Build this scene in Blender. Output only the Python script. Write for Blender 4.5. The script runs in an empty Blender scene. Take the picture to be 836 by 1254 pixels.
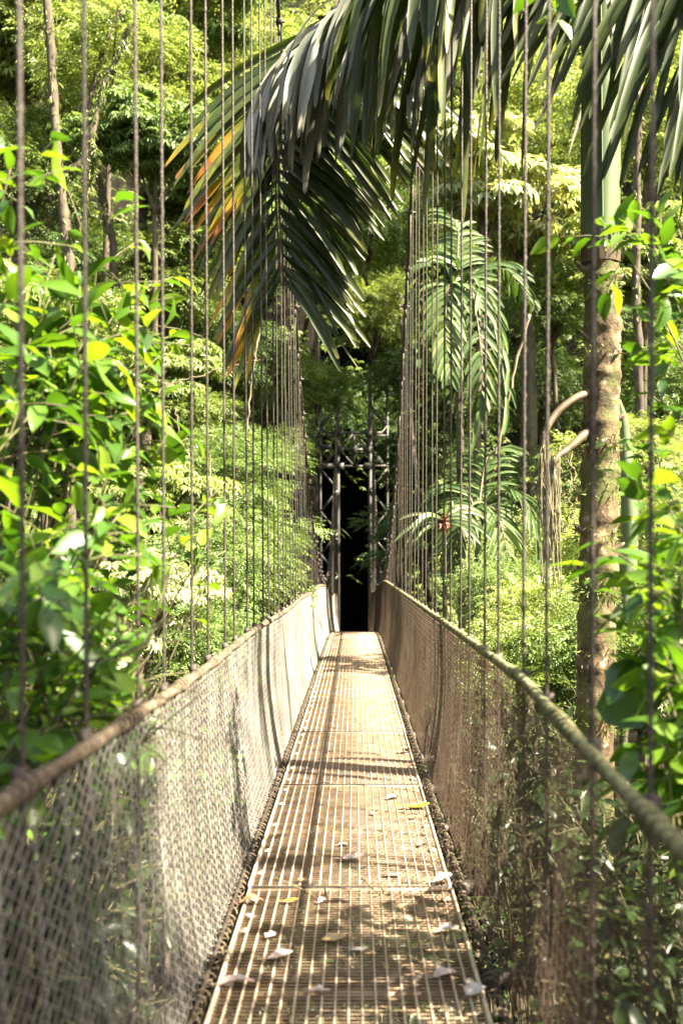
import bpy, math, random
import numpy as np
from mathutils import Vector, noise
random.seed(7); RNG = np.random.default_rng(7)
SC = bpy.context.scene; COL = SC.collection
F = 1304.0; HX = 434.0; HY = 688.0; CZ = 1.6

def P(px, py, d):
    """point seen at photo pixel (px,py) standing d metres down the bridge"""
    return np.array(((px-HX)*d/F, d, CZ-(py-HY)*d/F))

# ------------------------------------------------------------------ helpers
def tag(o, label=None, cat=None, group=None, kind=None):
    if label: o['label'] = label
    if cat: o['category'] = cat
    if group: o['group'] = group
    if kind: o['kind'] = kind
    return o

def empty(name, loc=(0, 0, 0)):
    o = bpy.data.objects.new(name, None); o.location = loc; o.empty_display_size = .2
    COL.objects.link(o); return o

def norm(a):
    a = np.asarray(a, float)
    return a/np.maximum(np.linalg.norm(a, axis=-1, keepdims=True), 1e-9)

class MB:
    def __init__(s): s.V = []; s.Fs = []; s.n = 0; s.uv = []
    def add(s, V, faces, uv=None):
        V = np.asarray(V, float).reshape(-1, 3)
        if isinstance(faces, np.ndarray): faces = [faces]
        for f in faces: s.Fs.append(np.asarray(f, np.int64)+s.n)
        s.V.append(V); s.n += len(V)
        s.uv.append(np.zeros((len(V), 2)) if uv is None else np.asarray(uv, float))
        return s
    def mesh(s, name, mat, smooth=True):
        V = np.concatenate(s.V); uv = np.concatenate(s.uv)
        loops = np.concatenate([f.ravel() for f in s.Fs]).astype(np.int32)
        tot = np.concatenate([np.full(len(f), f.shape[1]) for f in s.Fs]).astype(np.int32)
        st = np.concatenate(([0], np.cumsum(tot)[:-1])).astype(np.int32)
        me = bpy.data.meshes.new(name)
        me.vertices.add(len(V)); me.vertices.foreach_set('co', V.astype(np.float32).ravel())
        me.loops.add(len(loops)); me.loops.foreach_set('vertex_index', loops)
        me.polygons.add(len(tot)); me.polygons.foreach_set('loop_start', st)
        me.polygons.foreach_set('loop_total', tot)
        if smooth: me.polygons.foreach_set('use_smooth', np.ones(len(tot), bool))
        ul = me.uv_layers.new(name='UVMap'); ul.data.foreach_set('uv', uv[loops].astype(np.float32).ravel())
        me.update(calc_edges=True)
        if mat: me.materials.append(mat)
        return me
    def obj(s, name, mat, parent=None, smooth=True, origin=None):
        if origin is not None:
            s.V = [v-np.asarray(origin) for v in s.V]
        o = bpy.data.objects.new(name, s.mesh(name, mat, smooth)); COL.objects.link(o)
        if origin is not None: o.location = tuple(origin)
        if parent: o.parent = parent
        return o

def child(mb, name, mat, parent, smooth=True):
    """world-space mesh builder put under a parent empty"""
    off = np.array(parent.location)
    if parent.parent: off = off+np.array(parent.parent.location)
    mb.V = [v-off for v in mb.V]
    return mb.obj(name, mat, parent, smooth)

def box(mb, c, s, rot=None):
    c = np.asarray(c, float); h = np.asarray(s, float)/2
    V = np.array([[x, y, z] for x in (-1, 1) for y in (-1, 1) for z in (-1, 1)], float)*h
    if rot is not None: V = V@np.asarray(rot).T
    Fc = np.array([[0, 1, 3, 2], [4, 6, 7, 5], [0, 4, 5, 1], [2, 3, 7, 6], [0, 2, 6, 4], [1, 5, 7, 3]])
    mb.add(V+c, Fc)

def bar(mb, a, b, w, h, up=(0, 0, 1)):
    a = np.asarray(a, float); b = np.asarray(b, float); t = norm(b-a)
    s = np.cross(t, up)
    s = norm(s if np.linalg.norm(s) > 1e-3 else np.cross(t, (0, 1, 0))); u = np.cross(s, t)
    R = np.stack([s, t, u], 1)
    box(mb, (a+b)/2, (w, np.linalg.norm(b-a), h), R)

def tubes(mb, PT, r, sides=4, ref=None, caps=True):
    """PT [n,m,3] polylines, r scalar / [m] / [n,m]"""
    PT = np.asarray(PT, float)
    if PT.ndim == 2: PT = PT[None]
    n, m, _ = PT.shape
    T = np.empty_like(PT); T[:, 1:-1] = PT[:, 2:]-PT[:, :-2]; T[:, 0] = PT[:, 1]-PT[:, 0]; T[:, -1] = PT[:, -1]-PT[:, -2]
    T = norm(T)
    if ref is None:
        tt = norm(PT[:, -1]-PT[:, 0]); ref = np.where(np.abs(tt[:, 2:3]) > .7, np.array([[1., 0, 0]]), np.array([[0, 0, 1.]]))[:, None, :]
    ref = np.broadcast_to(np.asarray(ref, float), T.shape)
    A = norm(np.cross(T, ref)); B = np.cross(A, T)
    r = np.broadcast_to(np.asarray(r, float), (n, m))[:, :, None, None]
    ang = np.linspace(0, 2*math.pi, sides, endpoint=False)
    V = PT[:, :, None]+r*(A[:, :, None]*np.cos(ang)[None, None, :, None]+B[:, :, None]*np.sin(ang)[None, None, :, None])
    i = np.arange(m-1)[:, None]*sides; k = np.arange(sides)[None]; k2 = (k+1) % sides
    q = np.stack([i+k, i+k2, i+sides+k2, i+sides+k], -1).reshape(-1, 4)
    Fq = (q[None]+(np.arange(n)*m*sides)[:, None, None]).reshape(-1, 4)
    vv = np.broadcast_to(np.linspace(0, 1, m)[None, :, None], (n, m, sides)); uu = np.broadcast_to((ang/6.283)[None, None], (n, m, sides))
    fs = [Fq]
    if caps:
        c0 = np.arange(sides)[::-1][None]+(np.arange(n)*m*sides)[:, None]
        c1 = np.arange(sides)[None]+((m-1)*sides)+(np.arange(n)*m*sides)[:, None]
        fs += [c0, c1]
    mb.add(V.reshape(-1, 3), fs, np.stack([uu, vv], -1).reshape(-1, 2))

def spline(pts, n):
    pts = np.asarray(pts, float); m = len(pts)
    t = np.linspace(0, m-1, n); out = []
    for u in t:
        i = min(int(u), m-2); f = u-i
        p0 = pts[max(i-1, 0)]; p1 = pts[i]; p2 = pts[i+1]; p3 = pts[min(i+2, m-1)]
        out.append(.5*((2*p1)+(-p0+p2)*f+(2*p0-5*p1+4*p2-p3)*f*f+(-p0+3*p1-3*p2+p3)*f**3))
    return np.array(out)

# ------------------------------------------------------------------ materials
def newmat(name):
    m = bpy.data.materials.new(name); m.use_nodes = True
    nt = m.node_tree; nt.nodes.clear(); out = nt.nodes.new('ShaderNodeOutputMaterial'); return m, nt, out
def ramp(nt, fac, stops):
    r = nt.nodes.new('ShaderNodeValToRGB'); el = r.color_ramp.elements
    while len(el) < len(stops): el.new(.5)
    for e, (p, c) in zip(el, stops): e.position = p; e.color = (*c, 1)
    nt.links.new(fac, r.inputs[0]); return r.outputs[0]
def mixc(nt, f, a, b, mode='MIX'):
    m = nt.nodes.new('ShaderNodeMix'); m.data_type = 'RGBA'; m.blend_type = mode
    for s, v in ((m.inputs[0], f), (m.inputs[6], a), (m.inputs[7], b)):
        if hasattr(v, 'default_value') or hasattr(v, 'links'): nt.links.new(v, s)
        elif isinstance(v, (int, float)): s.default_value = v
        else: s.default_value = (*v, 1)
    return m.outputs[2]
def noise_n(nt, scale, detail=4, rough=.6, coord='Object', vecscale=None):
    tc = nt.nodes.new('ShaderNodeTexCoord'); src = tc.outputs[coord]
    if vecscale:
        mp = nt.nodes.new('ShaderNodeMapping'); mp.inputs['Scale'].default_value = vecscale
        nt.links.new(src, mp.inputs[0]); src = mp.outputs[0]
    n = nt.nodes.new('ShaderNodeTexNoise'); n.inputs['Scale'].default_value = scale
    n.inputs['Detail'].default_value = detail; n.inputs['Roughness'].default_value = rough
    nt.links.new(src, n.inputs['Vector']); return n.outputs['Fac']
def solid(name, stops, scale=20, rough=.6, metal=0, bump=0, vecscale=None, spec=.5, bscale=None):
    m, nt, out = newmat(name)
    b = nt.nodes.new('ShaderNodeBsdfPrincipled'); nt.links.new(b.outputs[0], out.inputs[0])
    f = noise_n(nt, scale, vecscale=vecscale)
    nt.links.new(ramp(nt, f, stops), b.inputs['Base Color'])
    b.inputs['Roughness'].default_value = rough; b.inputs['Metallic'].default_value = metal
    b.inputs['Specular IOR Level'].default_value = spec
    if bump:
        bn = nt.nodes.new('ShaderNodeBump'); bn.inputs['Strength'].default_value = bump; bn.inputs['Distance'].default_value = .02
        nt.links.new(noise_n(nt, bscale or scale*2, vecscale=vecscale), bn.inputs['Height']); nt.links.new(bn.outputs[0], b.inputs['Normal'])
    return m
def leafmat(name, stops, trans=.4, tint=(1.25, 1.2, .5), rough=.42, gloss=.05, tips=None, under=None, veins=True):
    """leaf: colour varies per leaf and per plant; light passes through"""
    m, nt, out = newmat(name); N = nt.nodes; L = nt.links
    g = N.new('ShaderNodeNewGeometry'); oi = N.new('ShaderNodeObjectInfo')
    ad = N.new('ShaderNodeMath'); ad.operation = 'MULTIPLY_ADD'; ad.inputs[1].default_value = .8
    L.new(g.outputs['Random Per Island'], ad.inputs[0])
    sc = N.new('ShaderNodeMath'); sc.operation = 'MULTIPLY'; sc.inputs[1].default_value = .2
    L.new(oi.outputs['Random'], sc.inputs[0]); L.new(sc.outputs[0], ad.inputs[2])
    c = ramp(nt, ad.outputs[0], stops)
    if under: c = mixc(nt, g.outputs['Backfacing'], c, under)
    if tips:
        uv = N.new('ShaderNodeUVMap'); sx = N.new('ShaderNodeSeparateXYZ'); L.new(uv.outputs[0], sx.inputs[0])
        a = N.new('ShaderNodeMath'); a.operation = 'MULTIPLY_ADD'; a.inputs[1].default_value = tips[0]; a.inputs[2].default_value = tips[1]
        L.new(sx.outputs[0], a.inputs[0])                     # along
        q = N.new('ShaderNodeMath'); q.operation = 'MULTIPLY'; L.new(a.outputs[0], q.inputs[0]); L.new(sx.outputs[1], q.inputs[1]); q.use_clamp = True
        nz = noise_n(nt, 9); w = N.new('ShaderNodeMath'); w.operation = 'MULTIPLY_ADD'; w.inputs[1].default_value = .6; w.use_clamp = True
        sb = N.new('ShaderNodeMath'); sb.operation = 'SUBTRACT'; sb.inputs[1].default_value = .5; L.new(nz, sb.inputs[0])
        L.new(sb.outputs[0], w.inputs[0]); L.new(q.outputs[0], w.inputs[2])
        mm = N.new('ShaderNodeMath'); mm.operation = 'MULTIPLY'; mm.use_clamp = True; L.new(w.outputs[0], mm.inputs[0])
        st = N.new('ShaderNodeMath'); st.operation = 'GREATER_THAN'; st.inputs[1].default_value = .02; L.new(q.outputs[0], st.inputs[0]); L.new(st.outputs[0], mm.inputs[1])
        tc = ramp(nt, mm.outputs[0], tips[2]); c = mixc(nt, mm.outputs[0], c, tc)
    d = N.new('ShaderNodeBsdfDiffuse'); t = N.new('ShaderNodeBsdfTranslucent'); gl = N.new('ShaderNodeBsdfGlossy')
    gl.inputs['Roughness'].default_value = rough
    L.new(c, d.inputs[0]); L.new(mixc(nt, 1.0, c, tint, 'MULTIPLY'), t.inputs[0])
    m1 = N.new('ShaderNodeMixShader'); m1.inputs[0].default_value = trans; L.new(d.outputs[0], m1.inputs[1]); L.new(t.outputs[0], m1.inputs[2])
    fr = N.new('ShaderNodeLayerWeight'); fr.inputs[0].default_value = .5
    pw = N.new('ShaderNodeMath'); pw.operation = 'POWER'; pw.inputs[1].default_value = 4; L.new(fr.outputs['Facing'], pw.inputs[0])
    fa = N.new('ShaderNodeMath'); fa.operation = 'MULTIPLY_ADD'; fa.inputs[1].default_value = .28; fa.inputs[2].default_value = gloss*.6; fa.use_clamp = True; L.new(pw.outputs[0], fa.inputs[0])
    m2 = N.new('ShaderNodeMixShader'); L.new(fa.outputs[0], m2.inputs[0]); L.new(m1.outputs[0], m2.inputs[1]); L.new(gl.outputs[0], m2.inputs[2])
    L.new(m2.outputs[0], out.inputs[0]); return m

M = {}
M['galv'] = solid('galvanised_wire', [(.3, (.30, .27, .22)), (.7, (.50, .47, .42))], 30, .5, .25)
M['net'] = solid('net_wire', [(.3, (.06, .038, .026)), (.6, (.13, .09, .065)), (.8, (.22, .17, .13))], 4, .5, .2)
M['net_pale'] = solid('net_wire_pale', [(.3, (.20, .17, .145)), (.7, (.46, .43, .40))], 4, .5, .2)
M['cable'] = solid('cable_steel', [(.3, (.03, .022, .017)), (.7, (.09, .072, .06))], 60, .6, .3, .4)
M['susp'] = solid('suspender_wire', [(.3, (.035, .025, .018)), (.7, (.105, .088, .072))], 40, .55, .4, .3)
M['rail_tan'] = solid('weathered_rope_tan', [(.3, (.045, .03, .018)), (.55, (.13, .095, .06)), (.8, (.25, .20, .14))], 22, .85, 0, .6)
M['rail_moss'] = solid('weathered_rope_lichen', [(.3, (.06, .05, .02)), (.55, (.19, .18, .08)), (.8, (.36, .35, .19))], 18, .85, 0, .6)
M['grate'] = solid('grating_bar', [(.3, (.42, .31, .21)), (.55, (.62, .50, .38)), (.8, (.76, .66, .54))], 5, .5, .15)
M['rod'] = solid('grating_rod', [(.3, (.17, .105, .06)), (.7, (.42, .30, .20))], 7, .6, .15)
M['tower'] = solid('tower_steel', [(.3, (.04, .038, .034)), (.7, (.11, .105, .095))], 3, .55, .3, .1)
M['bark_dark'] = solid('bark_dark', [(.3, (.035, .026, .018)), (.6, (.10, .075, .05)), (.8, (.10, .12, .05))], 9, .9, 0, .8, (1, 1, .4))
M['bark_pale'] = solid('bark_pale', [(.3, (.03, .024, .014)), (.55, (.11, .09, .055)), (.65, (.07, .085, .025)), (.8, (.26, .23, .18))], 6, .9, 0, .8, (1, 1, .5))
M['stem'] = solid('green_stem', [(.3, (.07, .06, .03)), (.7, (.16, .15, .06))], 9, .7)
M['vine'] = solid('liana_bark', [(.3, (.12, .09, .05)), (.7, (.28, .22, .13))], 9, .8)
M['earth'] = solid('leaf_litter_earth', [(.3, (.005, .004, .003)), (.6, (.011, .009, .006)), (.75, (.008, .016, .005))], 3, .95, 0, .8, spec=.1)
M['moss'] = leafmat('moss', [(0, (.08, .11, .02)), (1, (.18, .22, .04))], .3)
Y, B_, D_ = (.30, .34, .06), (.15, .24, .04), (.045, .09, .022)
M['yellow'] = leafmat('leaf_yellow_green', [(0, (.14, .19, .04)), (.5, (.27, .34, .10)), (1, (.42, .46, .19))], .42, (1.15, 1.15, .6))
M['bright'] = leafmat('leaf_bright_green', [(0, (.08, .14, .03)), (.5, (.18, .27, .08)), (1, (.31, .39, .15))], .4, (1.15, 1.15, .6))
M['mid'] = leafmat('leaf_mid_green', [(0, (.08, .125, .03)), (.5, (.165, .235, .06)), (1, (.28, .34, .11))], .36)
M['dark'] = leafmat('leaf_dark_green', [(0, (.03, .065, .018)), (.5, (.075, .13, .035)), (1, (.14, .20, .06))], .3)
M['pale'] = leafmat('leaf_pale', [(0, (.26, .34, .12)), (.5, (.42, .47, .24)), (.85, (.55, .56, .36)), (1, (.60, .44, .34))], .35, gloss=.09)
M['near'] = leafmat('leaf_near_shrub', [(0, (.025, .065, .010)), (.35, (.07, .155, .016)), (.65, (.14, .25, .02)), (.9, (.25, .35, .03)), (1, (.42, .42, .04))], .5, (1.35, 1.35, .4), .33, .06)
M['near2'] = leafmat('leaf_near_shrub_deep', [(0, (.03, .085, .012)), (.6, (.08, .17, .02)), (1, (.19, .29, .03))], .48, (1.35, 1.4, .35), .33, .075)
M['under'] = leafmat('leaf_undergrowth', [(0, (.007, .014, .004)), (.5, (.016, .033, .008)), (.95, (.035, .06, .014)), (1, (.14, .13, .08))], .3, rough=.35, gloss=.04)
M['palm_gray'] = leafmat('palm_leaflet_silver', [(0, (.055, .065, .035)), (.5, (.11, .12, .08)), (.8, (.18, .18, .14)), (1, (.28, .26, .20))], .25, (1, 1.1, .6), .45, .15,
                         tips=(1.1, -.75, [(0, (.12, .13, .09)), (.5, (.42, .33, .20)), (1, (.30, .18, .09))]))
M['palm_dark'] = leafmat('palm_leaflet_green', [(0, (.016, .026, .005)), (.6, (.04, .06, .012)), (1, (.08, .10, .025))], .35, (1.2, 1.3, .4), .42, .05,
                         tips=(1.2, -.8, [(0, (.03, .06, .012)), (.4, (.42, .36, .03)), (.75, (.55, .20, .02)), (1, (.20, .08, .03))]))
M['palm_orange'] = leafmat('palm_leaflet_browning', [(0, (.03, .055, .01)), (1, (.08, .11, .02))], .5, (1.3, 1.25, .5), .35, .05,
                           tips=(1.9, -.62, [(0, (.08, .13, .01)), (.3, (.50, .48, .03)), (.65, (.85, .42, .03)), (1, (.35, .12, .03))]))
M['palm_back'] = leafmat('palm_leaflet_bluegreen', [(0, (.03, .065, .015)), (.6, (.08, .13, .035)), (1, (.18, .22, .075))], .3, (1.1, 1.2, .6), .5, .03)
M['palm_wilt'] = leafmat('palm_leaflet_wilted', [(0, (.07, .12, .04)), (.6, (.16, .20, .09)), (1, (.38, .33, .2))], .3)
M['shaft'] = solid('crownshaft_green', [(.3, (.085, .125, .055)), (.6, (.15, .20, .10)), (.8, (.20, .25, .14))], 5, .42, 0, .15, (1, 1, .12))
M['rachis'] = solid('rachis_brown', [(.3, (.05, .035, .02)), (.7, (.14, .10, .05))], 14, .6)
M['red'] = solid('red_bract', [(.3, (.16, .035, .02)), (.7, (.32, .12, .07))], 30, .6)
M['fibre'] = solid('dry_fibre', [(.3, (.13, .11, .06)), (.7, (.28, .25, .15))], 20, .9)
def litter(name, c1, c2):
    return solid(name, [(.3, c1), (.7, c2)], 25, .45, 0, .3)
M['lit_pink'] = litter('fallen_leaf_pale', (.36, .26, .24), (.55, .46, .43))
M['lit_white'] = litter('fallen_leaf_white', (.42, .34, .33), (.60, .52, .50))
M['lit_yellow'] = litter('fallen_leaf_yellow', (.55, .50, .02), (.75, .70, .05))
M['lit_orange'] = litter('fallen_leaf_orange', (.45, .17, .02), (.60, .30, .04))
M['lit_brown'] = litter('fallen_leaf_brown', (.16, .07, .03), (.30, .15, .08))
M['lit_tan'] = litter('fallen_leaf_tan', (.32, .21, .10), (.46, .34, .20))

# palm bark with rings, moss and lichen
def palm_bark():
    m, nt, out = newmat('palm_bark'); N = nt.nodes; L = nt.links
    b = N.new('ShaderNodeBsdfPrincipled'); L.new(b.outputs[0], out.inputs[0]); b.inputs['Roughness'].default_value = .85
    c = ramp(nt, noise_n(nt, 8, 6, .7, vecscale=(1, 1, .6)), [(.36, (.022, .013, .006)), (.48, (.085, .052, .022)), (.57, (.19, .13, .06)), (.67, (.44, .37, .25))])
    mo = ramp(nt, noise_n(nt, 3.1, 5, .7), [(.48, (0, 0, 0)), (.56, (1, 1, 1))])
    c = mixc(nt, mo, c, (.085, .095, .02))
    li = ramp(nt, noise_n(nt, 7.3, 5, .75), [(.62, (0, 0, 0)), (.66, (1, 1, 1))])
    c = mixc(nt, li, c, (.55, .50, .43))
    L.new(c, b.inputs['Base Color'])
    bn = N.new('ShaderNodeBump'); bn.inputs['Strength'].default_value = .8; bn.inputs['Distance'].default_value = .03
    L.new(noise_n(nt, 14, 6, .7), bn.inputs['Height']); L.new(bn.outputs[0], b.inputs['Normal']); return m
M['palm_bark'] = palm_bark()

# ------------------------------------------------------------------ terrain
def sm(t): t = min(max(t, 0), 1); return t*t*(3-2*t)
def ground_h(x, y):
    near = -8+7.2*(1-sm((y+5)/13))
    T = y+.5*max(abs(x)-4, 0)
    far = -8.0
    if T > 24: far += .40*(min(T, 44)-24)
    if T > 44: far += 2.2*(min(T, 80)-44)
    if T > 80: far += .2*(T-80)
    h = max(near, far)+max(0, -x-9)*.9*(1 if x > -60 else .2)*min(1, 60/max(60, abs(x)))+max(0, min(x, 50)-14)*.8
    h += .9*noise.noise((x*.16, y*.16, 3.1))
    if abs(x) < 1.7 and 42.2 < y < 58:                     # trail cutting behind the tower
        h = min(h, -1.5)
    if abs(x) < 2.6 and 30 < y <= 42.2: h = min(h, -3.2)
    return h
xs = np.concatenate([np.linspace(-400, -40, 12, endpoint=False), np.linspace(-40, -3, 38, endpoint=False), np.linspace(-3, 3, 25, endpoint=False), np.linspace(3, 40, 38, endpoint=False), np.linspace(40, 400, 13)])
ys = np.concatenate([np.linspace(-400, -30, 12, endpoint=False), np.linspace(-30, 38, 60, endpoint=False), np.linspace(38, 64, 53, endpoint=False), np.linspace(64, 90, 14, endpoint=False), np.linspace(90, 400, 12)])
g = MB(); nx, ny = len(xs), len(ys)
V = np.array([[x, y, ground_h(x, y)] for y in ys for x in xs])
i, j = np.meshgrid(np.arange(nx-1), np.arange(ny-1)); a = (j*nx+i).ravel()
g.add(V, np.stack([a, a+1, a+1+nx, a+nx], 1))
tag(g.obj('ground', M['earth']), kind='structure')

# ------------------------------------------------------------------ bridge
def zd(y):
    if y < 21.5: return 0.0
    if y < 28: return -.0055*(y-21.5)**2
    return -.0055*42.25-.0715*(y-28)
def z_rail(y, side):
    if side < 0: z = 1.11+.01*math.sin(y)
    else: z = np.interp(y, [1, 2.1, 2.9, 4.05, 7, 20], [1.0, 1.04, 1.08, 1.15, 1.16, 1.19])
    return float(z)+zd(y)*(1-.35*sm((y-26)/16))
def x_rail(y, side): return -.70 if side < 0 else float(np.interp(y, [1, 5], [.63, .645]))
def x_cable(y, side): return (-.79+.09*sm((y-14)/14)) if side < 0 else .68
def z_cable(y):
    y0 = 25.6
    if y < 10: return z0c+.72*(10-y)
    return 1.17+.0293*(y-y0)**2
z0c = 1.17+.0293*(15.6)**2
BR = empty('suspension_footbridge', (0, 2, 0))
tag(BR, 'steel suspension footbridge with mesh sides and grated deck leading into the forest', 'bridge')
# deck panel: frame, bearing bars on top, cross rods below
PL = 2.4; W2 = .5
def panel_meshes():
    b = MB(); L = PL-.035
    for s in (-1, 1):
        box(b, (s*(W2-.006), L/2, -.02), (.012, L, .05))
    for k in range(-9, 10): box(b, (k*.0495, L/2, -.012), (.0055, L-.02, .024))
    r = MB(); n = int(L/.033)
    box(r, (0, .004, -.018), (2*W2-.026, .007, .034)); box(r, (0, L-.004, -.018), (2*W2-.026, .007, .034))
    for k in range(n):
        y = .03+k*.033
        if y > L-.02: break
        box(r, (0, y, -.006), (2*W2-.026, .006, .004))
    box(r, (0, L/2, -.045), (2*W2-.03, .03, .03))
    c = MB(); box(c, (0, 0, .004), (.034, .045, .006)); box(c, (0, 0, .0095), (.012, .012, .006))
    return b.mesh('deck_panel', M['grate'], False), r.mesh('cross_rods', M['rod'], False), c.mesh('clip', M['grate'], False)
pm, rm, cm = panel_meshes()
jm = MB(); box(jm, (0, PL-.0175, -.012), (2*W2-.03, .030, .03)); box(jm, (0, PL-.0175, -.05), (2*W2-.03, .06, .04)); jm = jm.mesh('panel_joint', M['cable'], False)
NP = 19; Y0 = -4.34
for k in range(NP+1):
    ya = Y0+k*PL; yb = ya+PL
    o = bpy.data.objects.new('deck_panel', pm); COL.objects.link(o); o.parent = BR
    o.location = (-.022+random.uniform(-.003, .003), ya-2, zd(ya)+random.uniform(-.002, .002)); o.rotation_euler = (math.atan2(zd(yb)-zd(ya), PL), random.uniform(-.003, .003), random.uniform(-.0012, .0012))
    q = bpy.data.objects.new('cross_rods', rm); COL.objects.link(q); q.parent = o
    q = bpy.data.objects.new('panel_joint', jm); COL.objects.link(q); q.parent = o
    for y in ((.18, .62, 1.2, 1.75, 2.2) if -1 < ya < 24 else ()):
        for s in (-1, 1):
            q = bpy.data.objects.new('clip', cm); COL.objects.link(q); q.parent = o
            q.location = (s*(W2-.045), y+random.uniform(-.03, .03), 0); q.rotation_euler = (0, 0, random.uniform(-.2, .2))
# cross beams under the deck reaching out to the suspenders
cbm = MB(); box(cbm, (0, 0, -.085), (1.50, .05, .07)); 
for s in (-1, 1): box(cbm, (s*.735, 0, -.04), (.02, .07, .12))
cbm = cbm.mesh('cross_beam', M['cable'], False)
def bedge(o, y): o.parent = BR; o.location = (-.02, y-2, zd(y)); return o
for k in range(40):
    y = -3+k*1.2+.1
    if y > 43: break
    o = bpy.data.objects.new('cross_beam', cbm); COL.objects.link(o); bedge(o, y)
# stringers along the deck edge, with loop lacing that ties net to deck
yy = np.arange(-4, 44, .3)
for s in (-1, 1):
    b = MB(); tubes(b, np.array([[s*.56-.02, y, zd(y)-.03] for y in yy]), .009, 6)
    child(b, 'edge_cable', M['cable'], BR)
    yl = np.arange(-3, 43, .008); b = MB()
    wob = np.array([noise.noise((v*3, s, 0)) for v in yl]); an = yl*2*math.pi/.085+wob*2.5
    tubes(b, np.stack([s*.55-.02+(.026+.012*wob)*np.cos(an), yl+.02*np.sin(an*.5), np.array([zd(v) for v in yl])-.03+(.022+.01*wob)*np.sin(an)], 1), .004, 4, ref=(0, 1, .01), caps=False)
    child(b, 'edge_lacing', M['rail_tan'], BR)
# side nets: chain-link wire, each wire a zig-zag from rail to deck edge
for s in (-1, 1):
    sp = .040; ws = []; nz = 50
    for k in range(int(44/sp)):
        y = -1.5+k*sp
        zt = z_rail(y, s)-.01; zb = zd(y)-.03; xt = x_rail(y, s); xb = s*.585-.01
        t = np.linspace(0, 1, nz); zz = zt+(zb-zt)*t
        xx = xt+(xb-xt)*t+s*.025*np.sin(t*math.pi)*(1+.7*math.sin(y*1.7))
        zig = (np.arange(nz) % 2-.5)*sp*1.05
        if k % 2: zig = zig  # neighbours interlink at their bends
        bow = .012*math.sin(y*2.3)+.008*np.sin(zz*6+y)
        ws.append(np.stack([xx+((np.arange(nz)) % 2-.5)*.004, y+zig*(-1 if k % 2 else 1)+bow, zz], 1))
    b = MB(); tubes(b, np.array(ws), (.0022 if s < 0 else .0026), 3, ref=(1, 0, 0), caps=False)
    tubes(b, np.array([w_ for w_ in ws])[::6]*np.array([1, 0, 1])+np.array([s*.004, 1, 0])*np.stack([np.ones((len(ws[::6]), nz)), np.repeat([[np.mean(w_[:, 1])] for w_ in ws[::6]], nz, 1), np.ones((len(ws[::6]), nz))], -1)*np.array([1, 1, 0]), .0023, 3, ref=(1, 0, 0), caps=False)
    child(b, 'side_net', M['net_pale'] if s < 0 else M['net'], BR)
    # handrail cable wound with lacing
    yr = np.arange(-3, 43, .15)
    base = np.array([[x_rail(y, s), y, z_rail(y, s)] for y in yr])
    b = MB(); tubes(b, base, .016, 10)
    hr = child(b, 'handrail', M['rail_tan'] if s < 0 else M['rail_moss'], BR)
    yf = np.concatenate([np.arange(-2, 12, .0055), np.arange(12, 42.5, .011)])
    pitch = .058
    ctr = np.array([[x_rail(y, s), y, z_rail(y, s)] for y in yf]); an = yf*2*math.pi/pitch
    rr = .0165+.005*np.sin(yf*9.1)*np.sin(yf*3.3)
    ctr[:, 0] += rr*np.cos(an); ctr[:, 2] += rr*np.sin(an)
    b = MB(); tubes(b, ctr, .0068, 4, ref=(0, 1, .01), caps=False)
    child(b, 'rail_lacing', M['rail_tan'] if s < 0 else M['rail_moss'], hr)
    # main cable
    yc = np.concatenate([np.arange(-2, 43, .4)])
    b = MB(); tubes(b, np.array([[x_cable(y, s), y, z_cable(y)] for y in yc]), .021, 8)
    child(b, 'main_cable', M['cable'], BR)
# suspenders (with clamp sub-part)
sy = [2.38, 2.96, 3.66, 4.16, 4.93, 5.42]
while sy[-1] < 41.3: sy.append(sy[-1]+(.72 if len(sy) % 2 == 0 else .52)+random.uniform(-.03, .03))
rest = MB(); ns = 0
for idx, y in enumerate(sy):
    for s in (-1, 1):
        dx = random.uniform(-.008, .008); zt = z_cable(y); xt = x_cable(y, s); xb = s*.735-.02
        if s > 0: xb = .665
        else: xb = -.745
        zr = z_rail(y, s)
        pts = np.array([[xt, y+random.uniform(-.03, .03), zt]]+[[xb+(xt-xb)*((z-zr)/max(zt-zr, .3)) if z > zr else xb+dx, y, z] for z in np.linspace(zt, zr, 5)[1:]]+[[xb, y, zd(y)-.06]])
        if ns < 100:
            b = MB(); tubes(b, spline(pts, 14), .0062 if y < 6 else .0068, 6, ref=(0, 1, 0))
            # twisted look: a thin strand wound round near suspenders
            if y < 5.6:
                n = 420; zz = np.linspace(zt, pts[-1][2], n); cx = np.interp(-zz, -pts[:, 2], pts[:, 0])
                a = zz*2*math.pi/.09
                tubes(b, np.stack([cx+.006*np.cos(a), y+.006*np.sin(a), zz], 1), .004, 3, ref=(0, 1, 0), caps=False)
            o = child(b, 'suspender', M['cable'] if y < 5 else M['susp'], BR)
            c = MB(); sl = (z_cable(y+.05)-z_cable(y-.05))/.1; tdir = norm(np.array([0, 1, sl]))
            tubes(c, np.array([np.array([xt, y, zt])-tdir*.045, np.array([xt, y, zt])+tdir*.045]), .032, 8)
            bar(c, (xt-.06, y, zt), (xt+.06, y, zt), .02, .02)
            tubes(c, np.array([[xt, y, zt-.02], [xt, y, zt-.14]]), .014, 6)
            c.V = [v-np.array(BR.location) for v in c.V]; c.obj('clamp', M['cable'], o); c = MB(); box(c, (xb, y, zr), (.03, .05, .05)); c.V = [v-np.array(BR.location) for v in c.V]; c.obj('rail_tie', M['cable'], o)
        else:
            tubes(rest, spline(pts, 8), .0078, 5, ref=(0, 1, 0))
            box(rest, (xt, y, zt), (.07, .1, .07))
        ns += 1
o = child(rest, 'suspender', M['susp'], BR); tag(o, kind='stuff')

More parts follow.
